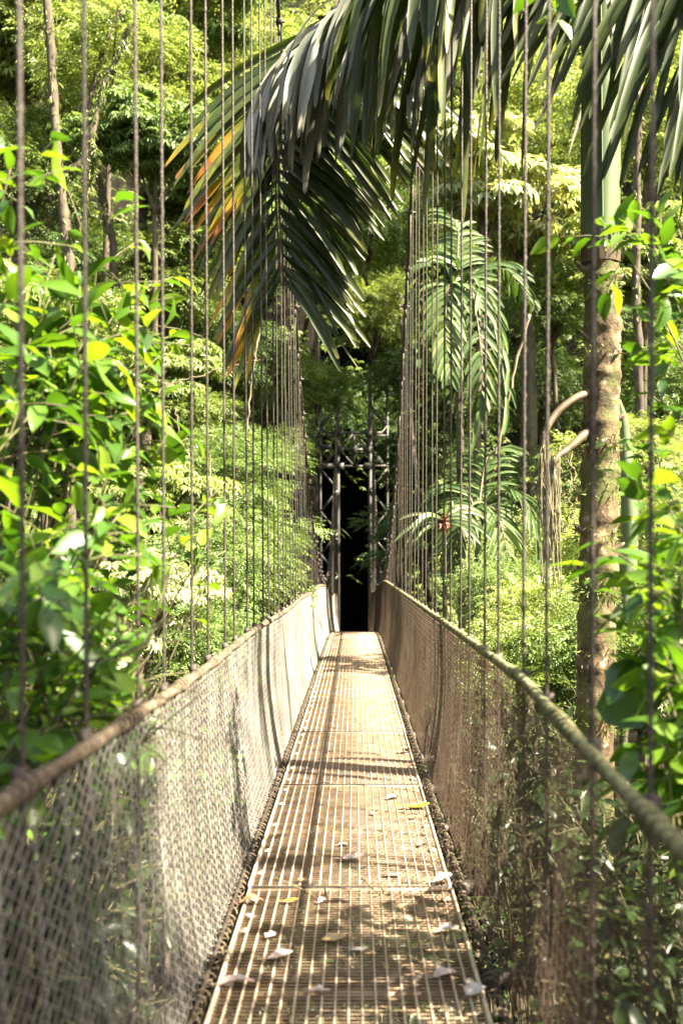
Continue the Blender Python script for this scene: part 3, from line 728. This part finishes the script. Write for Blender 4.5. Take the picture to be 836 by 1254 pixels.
def small_palm(name, label, px, pyc, d, fronds, mat, tr=.09, shaft=True, L=.75, w=.07, trunk=True, cat='palm'):
    c = P(px, pyc, d); gz = ground_h(c[0], c[1])-.2; base = np.array([c[0], c[1], gz]); root = empty(name, tuple(base)); tag(root, label, cat)
    sl = 1.3 if shaft else 0
    mb = MB(); ax = spline([base, (base+c)/2+np.array([.05, 0, 0]), c-np.array([0, 0, sl])], 60); r = np.full(60, tr)
    for k in range(60): r[k] *= 1+.10*math.exp(-(((ax[k, 2]*3) % 1-.5)/.15)**2)
    tubes(mb, ax, r, 12); child(mb, 'trunk', M['bark_pale'], root)
    if shaft: mb = MB(); tubes(mb, spline([c-np.array([0, 0, sl]), c-np.array([0, 0, .5*sl]), c], 12), np.linspace(tr*1.15, tr*.6, 12), 12); child(mb, 'crownshaft', M['shaft'], root)
    for f in fronds:
        pts = [c]+[P(a_[0], a_[1], d+(a_[2] if len(a_) > 2 else 0)) for a_ in f]
        frond(root, pts, 26, L, w, .9, None, mat, ang=.55, t0=.12, r0=.02, seg=6, jit=.08, normf=(0, -.9, .5), blunt=.25)
    return root
small_palm('feather_palm', 'blue-green feather palm whose drooping frond hangs right of the suspenders', 562, 370, 17,
   [[(575, 340), (600, 380, -.3), (620, 450, -.4), (618, 520, -.4)], [(545, 330), (525, 330, .3), (512, 380, .5), (515, 440, .5)], [(560, 320), (560, 280, .5), (545, 262, .8)],
    [(575, 350, -.2), (585, 400, -.6), (590, 470, -.8), (580, 540, -.8)], [(585, 330, .6), (620, 330, 1.), (650, 370, 1.3)], [(550, 350, -.4), (545, 400, -.8), (550, 460, -1)]], 'palm_back', tr=.06, L=.50, w=.075)
small_palm('feather_palm', 'low feather palm with green crownshaft and short pale trunk near the right handrail', 585, 640, 16,
   [[(605, 600), (640, 610, -.2), (662, 670, -.3), (668, 735, -.3)], [(570, 600, .4), (545, 600, .6), (530, 640, .8)], [(600, 620, -.3), (615, 650, -.6), (625, 710, -.8)],
    [(590, 590, .4), (600, 555, .7), (630, 550, 1.)], [(575, 620, -.4), (560, 650, -.7), (556, 700, -.8)]], 'palm_back', tr=.065, L=.50, w=.055)
# small wilted palm with red flower mass
rt = small_palm('wilted_palm', 'small star-shaped wilted palm with a red flower mass at its heart', 543, 640, 15, [], 'palm_wilt', tr=.03, shaft=False)
mb = MB(); c = P(543, 640, 15)
for k in range(26):
    a = random.uniform(-.5, 3.64); leaflet(mb, c, (math.cos(a), random.uniform(-.7, .4), math.sin(a)*.7+.1), random.uniform(.5, .85), .05, 1.6, np.array([0, -1, .4]), 7, blunt=.2)
child(mb, 'leaves', M['palm_wilt'], rt)
mb = MB()
for k in range(70):
    v = norm(rnd(1)[0])*random.uniform(.05, .11)*np.array([1, 1, 1.5]); tubes(mb, np.array([c, c+v*.5, c+v+np.array([0, -.1, -.03])]), [.016, .02, .004], 5)
child(mb, 'red_flower', M['red'], rt)

# ------------------------------------------------------------------ near shrubs
def shrub(name, label, base, targets, mat, leafL=.12, leafW=.055, per=15, reach=.9, stemr=.013, cat='shrub', hang=.5, twig=.45):
    base = np.asarray(base, float); root = empty(name, tuple(base)); tag(root, label, cat)
    st = MB(); lf = MB(); pos = []; dr = []; nr = []
    for t in targets:
        t = np.asarray(t, float); v = t-base
        m1 = base+v*np.array([.25, .25, .45])+rnd(1, .08)[0]; m2 = base+v*np.array([.6, .6, .85])+rnd(1, .08)[0]
        ax = spline([base+rnd(1, .1)[0]*np.array([1, 1, 0]), m1, m2, t], 26)
        tubes(st, ax, np.linspace(stemr, .0028, 26), 5)
        T = norm(np.gradient(ax, axis=0)); seglen = np.linalg.norm(np.diff(ax, axis=0), axis=1).sum()
        f0 = max(0, 1-reach/seglen)
        for k in range(per):
            f = f0+(1-f0)*((k+random.random()*.7)/per); i = min(int(f*25), 25)
            s = 1 if k % 2 else -1; sd = norm(np.cross(T[i], (0, 0, 1))+rnd(1, .35)[0])*s
            d = norm(T[i]*.5+sd*.8+np.array([0, 0, -hang*random.random()+.15])+rnd(1, .2)[0])
            p = ax[i]; q = p+d*leafL*.25
            # short side twig carries 1-4 leaves
            if random.random() < twig:
                e = p+d*leafL*random.uniform(1, 2.6); tubes(st, np.array([p, (p+e)/2+np.array([0, 0, .01]), e]), .0025, 4)
                for u in (.45, .75, 1):
                    ss = random.choice((-1, 1)); dd = norm(d*.6+np.cross(d, (0, 0, 1))*ss*.8*(u < 1)+np.array([0, 0, -.25])+rnd(1, .2)[0])
                    pos.append(p+(e-p)*u); dr.append(dd); nr.append(np.array([0, 0, 1])+rnd(1, .4)[0])
            else:
                tubes(st, np.array([p, (p+q)/2, q]), .002, 4, caps=False); pos.append(q); dr.append(d); nr.append(np.array([0, 0, 1])+rnd(1, .4)[0])
    kp = [i for i in range(len(pos)) if not (abs(pos[i][0]+dr[i][0]*leafL) < .72 and pos[i][2] > -.35)]
    pos = [pos[i] for i in kp]; dr = [dr[i] for i in kp]; nr = [nr[i] for i in kp]
    n = len(pos); LL = leafL*RNG.choice([.45, .7, .9, 1.1, 1.35], n)*RNG.uniform(.85, 1.15, n)
    leaves(lf, np.array(pos), np.array(dr), np.array(nr), LL, LL*leafW/leafL, T_NEAR)
    child(st, 'stems', M['stem'], root); child(lf, 'foliage', M[mat], root); return root
def region(poly_px, d, n, seed):
    r = random.Random(seed); out = []
    for _ in range(n):
        x0, y0, x1, y1 = r.choice(poly_px); dd = r.uniform(*d); out.append(P(r.uniform(x0, x1), r.uniform(y0, y1), dd))
    return out
shrub('leafy_shrub', 'bright sunlit shrub rising beyond the left handrail with yellow-tinged leaf tips', (-2.0, 4.6, -3.5),
      region([(10, 300, 120, 420), (0, 400, 160, 560), (20, 560, 190, 760), (60, 420, 180, 560)], (3.9, 5.4), 36, 1), 'near', .15, .062, 11)
shrub('leafy_shrub', 'thin-twigged shrub reaching furthest right over the bridge side at left', (-1.9, 5.2, -3.3),
      [P(170, 345, 4.9), P(150, 415, 4.8), P(205, 470, 5.2), P(195, 380, 5.0), P(120, 320, 4.7), P(255, 665, 5.6), P(275, 590, 5.8), P(230, 660, 5.4), P(180, 560, 5.0), P(250, 720, 5.6)], 'near', .14, .06, 8, reach=.5)
shrub('leafy_shrub', 'deep green broad-leaved shrub low against the left handrail', (-1.7, 3.6, -3.2),
      region([(0, 640, 130, 900), (0, 700, 90, 960), (80, 720, 200, 880)], (3.0, 4.4), 46, 2), 'near2', .115, .055, 13)
shrub('leafy_shrub', 'shrub at the left edge whose single sprig stands above the others', (-1.9, 3.4, -3.2),
      [P(15, 200, 4.0), P(-10, 180, 4.1), P(22, 330, 4.0), P(5, 280, 3.9), P(-30, 420, 4), P(30, 480, 3.9), P(-10, 560, 3.8)], 'near', .13, .055, 7, reach=.55)
shrub('leafy_shrub', 'leafy shrub filling the lower right edge beside the right handrail', (1.75, 3.6, -3.0),
      region([(795, 520, 860, 700), (795, 680, 870, 860), (790, 830, 870, 960)], (3.3, 4.6), 34, 3), 'near', .12, .058, 10)
shrub('leafy_shrub', 'shrub branch crossing in front of the upper palm trunk at right', (2.3, 5.0, -3.2),
      [P(745, 275, 5.2), P(770, 265, 5.1), P(800, 300, 5.0), P(830, 280, 5.0), P(790, 370, 5.2), P(820, 420, 5.0), P(840, 340, 4.9), P(840, 500, 5), P(805, 600, 5.1), P(800, 540, 5.0)], 'near2', .13, .062, 8, reach=.6)
shrub('broad_leaf_plant', 'plant with very large heart-shaped leaves right of the trunk base', (1.25, 3.6, -2.6),
      [P(790, 780, 3.8), P(785, 870, 3.8), P(815, 900, 3.6), P(830, 810, 3.6)], 'near2', .26, .18, 4, reach=.45, hang=1.2, twig=0)
shrub('leafy_shrub', 'overhanging twig with light green leaves at the top edge left of the palm trunk', (3.4, 7.0, 9.5),
      [P(675, 0, 5.4), P(655, -12, 5.3), P(700, -10, 5.5)], 'near', .13, .07, 3, reach=.3, hang=1)
# undergrowth shrubs seen through the nets and below the deck
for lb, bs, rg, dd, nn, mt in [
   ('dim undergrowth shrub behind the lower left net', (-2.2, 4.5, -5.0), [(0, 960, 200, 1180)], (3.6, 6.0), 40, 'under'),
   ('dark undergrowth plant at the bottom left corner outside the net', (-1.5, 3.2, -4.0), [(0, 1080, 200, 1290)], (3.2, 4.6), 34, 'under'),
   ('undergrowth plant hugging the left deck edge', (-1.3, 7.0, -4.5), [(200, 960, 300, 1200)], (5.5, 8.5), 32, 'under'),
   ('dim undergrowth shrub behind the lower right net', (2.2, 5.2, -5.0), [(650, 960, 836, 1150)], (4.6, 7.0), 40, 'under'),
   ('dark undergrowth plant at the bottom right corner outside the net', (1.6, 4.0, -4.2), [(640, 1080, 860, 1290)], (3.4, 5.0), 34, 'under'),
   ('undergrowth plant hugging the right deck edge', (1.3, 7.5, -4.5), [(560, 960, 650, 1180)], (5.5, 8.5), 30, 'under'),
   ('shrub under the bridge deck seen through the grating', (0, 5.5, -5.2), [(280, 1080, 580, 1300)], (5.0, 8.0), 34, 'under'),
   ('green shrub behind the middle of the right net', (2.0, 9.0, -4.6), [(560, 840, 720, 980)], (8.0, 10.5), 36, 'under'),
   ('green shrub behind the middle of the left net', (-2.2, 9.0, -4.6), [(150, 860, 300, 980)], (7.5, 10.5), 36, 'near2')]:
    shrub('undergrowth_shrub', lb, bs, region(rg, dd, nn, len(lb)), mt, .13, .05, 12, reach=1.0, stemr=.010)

# ------------------------------------------------------------------ mossy bare trunks, branches and lianas
def limbtree(name, label, paths, mat='bark_pale', cat='tree trunk'):
    p0 = paths[0][0][0]; root = empty(name, tuple(p0)); tag(root, label, cat)
    for k, (pts, r0, r1) in enumerate(paths):
        mb = MB(); ax = spline(pts, 40); tubes(mb, ax, np.linspace(r0, r1, 40), 9); V = mb.V[0]
        for i in range(len(V)): V[i] += np.array([noise.noise(tuple(V[i]*3)), noise.noise(tuple(V[i]*3+9)), 0])*.05
        if k == 0: child(mb, 'trunk', M[mat], root)
        else: child(mb, 'branch', M[mat], root)
    mb = MB(); C = []
    for pts, r0, r1 in paths:
        ax = spline(pts, 90)
        for a_ in ax: C += [a_+norm(rnd(1)[0])*r0*.9 for _ in range(5)]
    C = np.array(C); leaves(mb, C, rnd(len(C), .4)-np.array([0, 0, .8]), rnd(len(C)), RNG.uniform(.08, .25, len(C)), .035); tag(child(mb, 'moss', M['moss'], root), kind='stuff')
def gp_(px, py, d):
    c = P(px, py, d); return np.array([c[0], c[1], ground_h(c[0], c[1])-.3])
limbtree('mossy_trunk', 'mossy trunk with pale bark patches left of the second suspender', [([gp_(85, 500, 23), P(86, 420, 23), P(82, 300, 23), P(70, 180, 23), P(62, 60, 23), P(55, -30, 23)], .13, .08),
   ([P(76, 215, 23), P(105, 190, 23), P(125, 110, 23), P(160, 30, 23)], .09, .04), ([P(82, 300, 23), P(100, 260, 22.6), P(118, 180, 22.3)], .06, .03)], 'bark_dark')
limbtree('mossy_trunk', 'thin leaning trunk behind the third suspender at top left', [([gp_(140, 500, 26), P(142, 400, 26), P(130, 260, 26), P(108, 150, 26), P(128, 60, 26), P(165, -30, 26)], .10, .05)], 'bark_dark')
limbtree('mossy_trunk', 'dark trunk seen right of the third suspender above the left bush', [([gp_(178, 560, 30), P(178, 430, 30), P(174, 300, 30), P(178, 150, 30)], .2, .12)], 'bark_dark')
limbtree('mossy_trunk', 'dark trunk between palm crownshaft and right edge', [([gp_(790, 700, 22), P(782, 500, 22), P(778, 320, 22), P(782, 100, 22), P(786, -40, 22)], .10, .07)], 'bark_dark')
limbtree('mossy_trunk', 'trunk with a bare side branch under the pale umbrella-leaved tree', [([gp_(655, 640, 25), P(650, 480, 25), P(645, 330, 25), P(640, 200, 25)], .14, .09),
   ([P(645, 318, 25), P(620, 328, 24.6), P(585, 328, 24.3), P(545, 324, 24)], .05, .03), ([P(590, 328, 24.3), P(575, 318, 24.1), P(562, 322, 24)], .03, .015)])
def liana(label, pts, r=.02, mat='vine'):
    mb = MB(); ax = spline(pts, 30); ax[1:-1] += rnd(28, .015); tubes(mb, ax, r, 6); mb_o = mb.obj('liana', M[mat], origin=ax[0]); tag(mb_o, label, 'vine')
liana('straight yellowish cane leaning beside the drooping feather palm frond', [P(602, 590, 16.6), P(610, 540, 16.6), P(628, 460, 16.6), P(648, 385, 16.6)], .025)
liana('thin pale liana rising left of the left main cable', [P(300, 540, 20), P(306, 490, 20), P(312, 440, 20), P(320, 390, 20)], .018)
liana('horizontal bare twig behind the suspenders left of the frond bottom', [P(200, 470, 19), P(240, 462, 19), P(285, 448, 19), P(320, 440, 19)], .014)
liana('thin liana hanging left of the far tower', [P(350, 400, 24), P(348, 460, 24), P(352, 520, 24), P(349, 570, 24)], .014)
liana('curling liana under the browned frond tips', [P(215, 500, 19), P(222, 540, 19), P(235, 570, 19), P(228, 610, 19)], .012)
for k, px in enumerate((685, 694, 702)):
    liana(['longest thin root hanging below the curved stalks', 'thin root hanging in the middle below the curved stalks', 'thin root hanging closest to the palm trunk'][k], [P(px, 545, 8.3), P(px+2, 600, 8.3), P(px-1, 660-8*k, 8.3)], .006)

# ------------------------------------------------------------------ fallen leaves on the deck
def fallen(px, py, size, mat, label, asp=.5, rot=None):
    dd = CZ*F/(py-HY); c = P(px, py, dd); rz = random.uniform(0, 3.1) if rot is None else rot
    nu, nv = 13, 7; V = []; cu = random.uniform(.3, .9); lob = random.uniform(2, 5); ph = random.random()*6
    for i in range(nu):
        u = i/(nu-1); w = asp*.5*math.sin(math.pi*min(1, u*.97+.02))**.65*(1+.22*math.sin(lob*u*3+ph))
        for j in range(nv):
            v = (j/(nv-1)-.5)*2*w; z = .012+cu*(abs(v)*.9)**1.3+.10*math.sin(u*5+ph)*cu+.05*cu*math.sin(9*v+u*4+ph)+.16*max(0, u-.75)
            V.append([(u-.5), v+.06*math.sin(u*3+ph), z])
    V = np.array(V)*size*.88; V[:, 2] -= V[:, 2].min()-.004
    cs, sn = math.cos(rz), math.sin(rz); V = np.stack([V[:, 0]*cs-V[:, 1]*sn, V[:, 0]*sn+V[:, 1]*cs, V[:, 2]], 1)
    fq = [[i*nv+j, i*nv+j+1, (i+1)*nv+j+1, (i+1)*nv+j] for i in range(nu-1) for j in range(nv-1)]
    b = MB(); b.add(V, np.array(fq))
    tip = V[3]; tubes(b, np.array([tip, tip+np.array([-.3*size*cs, -.3*size*sn, .004])]), .0012, 4)
    o = b.obj('fallen_leaf', M[mat]); o.location = (c[0], c[1], .003); tag(o, label, 'fallen leaf', 'fallen leaves on the bridge deck')
for a_ in [
 (482, 978, .13, 'lit_white', 'white curled leaf on the deck, farthest of the larger ones'),
 (508, 990, .21, 'lit_yellow', 'bright yellow-green leaf near the right deck edge', .42, .1),
 (509, 1002, .11, 'lit_tan', 'tan leaf just in front of the yellow-green one', .3, .2),
 (457, 998, .07, 'lit_pink', 'small pale leaf scrap in the middle of the third panel'),
 (421, 1036, .085, 'lit_pink', 'small pinkish leaf behind the large pale one', .35, .1),
 (431, 1055, .15, 'lit_pink', 'large pale pink leaf near the centre of the deck', .6, .2),
 (480, 1073, .10, 'lit_pink', 'flat pinkish leaf just beyond the dark panel joint', .3, .1),
 (513, 1081, .16, 'lit_tan', 'long narrow tan leaf lying along the panel joint', .16, .02),
 (541, 1082, .13, 'lit_pink', 'curled pinkish leaf at the right end of the panel joint', .6, .4),
 (503, 1042, .09, 'lit_tan', 'thin tan leaf on the right half beyond the panel joint', .25, .0),
 (514, 1036, .07, 'lit_tan', 'small upright tan leaf near the right deck edge', .5, 1.2),
 (355, 1105, .09, 'lit_orange', 'orange leaf on the left half of the nearest panel', .4, .1),
 (309, 1107, .13, 'lit_brown', 'dark brown curled leaf at the left deck edge', .5, -.1),
 (396, 1105, .07, 'lit_pink', 'small pink leaf right of the orange one', .6),
 (370, 1080, .06, 'lit_tan', 'tiny tan leaf on the panel joint, left of centre', .7),
 (492, 1113, .06, 'lit_tan', 'small tan scrap standing right of centre', .8, 1.2),
 (408, 1152, .12, 'lit_tan', 'cream triangular leaf in the middle of the nearest panel', .8, .3),
 (437, 1166, .11, 'lit_white', 'whitish flat leaf right of the cream one', .35, .1),
 (343, 1173, .13, 'lit_pink', 'pale pink curved leaf on the left half', .5, .3),
 (331, 1149, .07, 'lit_pink', 'small pale leaf above the curved pink one', .7, 1.3),
 (546, 1142, .12, 'lit_white', 'greyish white leaf at the right deck edge', .4, .1),
 (545, 1196, .11, 'lit_pink', 'pale crumpled leaf second nearest on the right edge', .8, .3),
 (580, 1218, .11, 'lit_white', 'pale upright leaf nearest the camera at the right edge', .8, .9),
 (392, 1216, .09, 'lit_pink', 'small pink leaf nearest the camera in the centre', .6, .2),
 (290, 1207, .16, 'lit_pink', 'mauve long leaf nearest the camera at the left edge', .35, 0),
 (306, 1125, .05, 'lit_white', 'tiny white scrap below the dark brown leaf', .8),
 ]: fallen(*a_)

# ------------------------------------------------------------------ light, world, camera
az, el = math.radians(112), math.radians(50)
S = Vector((math.sin(az)*math.cos(el), math.cos(az)*math.cos(el), math.sin(el)))
sd = bpy.data.lights.new('sun', 'SUN'); sd.energy = 5.0; sd.angle = math.radians(.9); sd.color = (1, .90, .70)
so = bpy.data.objects.new('sun', sd); COL.objects.link(so); so.rotation_euler = S.to_track_quat('Z', 'Y').to_euler()
w = bpy.data.worlds.new('World'); SC.world = w; w.use_nodes = True; nt = w.node_tree
bg = nt.nodes['Background']; sk = nt.nodes.new('ShaderNodeTexSky'); sk.sky_type = 'NISHITA'; sk.sun_disc = False
sk.sun_elevation = el; sk.sun_rotation = az; nt.links.new(mixc(nt, 1.0, sk.outputs[0], (1.25, 1.0, .70), 'MULTIPLY'), bg.inputs[0]); bg.inputs[1].default_value = .10
cd = bpy.data.cameras.new('camera'); cam = bpy.data.objects.new('camera', cd); COL.objects.link(cam); SC.camera = cam
cam.location = (0, 0, CZ); cam.rotation_euler = (math.radians(90), 0, 0)
cd.sensor_fit = 'VERTICAL'; cd.sensor_height = 36; cd.lens = F/1254*36; cd.clip_end = 1500; cd.clip_start = .05
cd.shift_x = -(HX-418)/1254; cd.shift_y = (HY-627)/1254
cd.dof.use_dof = True; cd.dof.focus_distance = 9.5; cd.dof.aperture_fstop = 2.0
SC.view_settings.view_transform = 'Standard'; SC.view_settings.look = 'None'; SC.view_settings.exposure = 3.0; SC.view_settings.gamma = 1
SC.cycles.max_bounces = 6; SC.cycles.diffuse_bounces = 3; SC.cycles.transmission_bounces = 4; SC.cycles.transparent_max_bounces = 4
SC.cycles.glossy_bounces = 2; SC.cycles.caustics_reflective = False; SC.cycles.caustics_refractive = False; SC.cycles.sample_clamp_indirect = 6
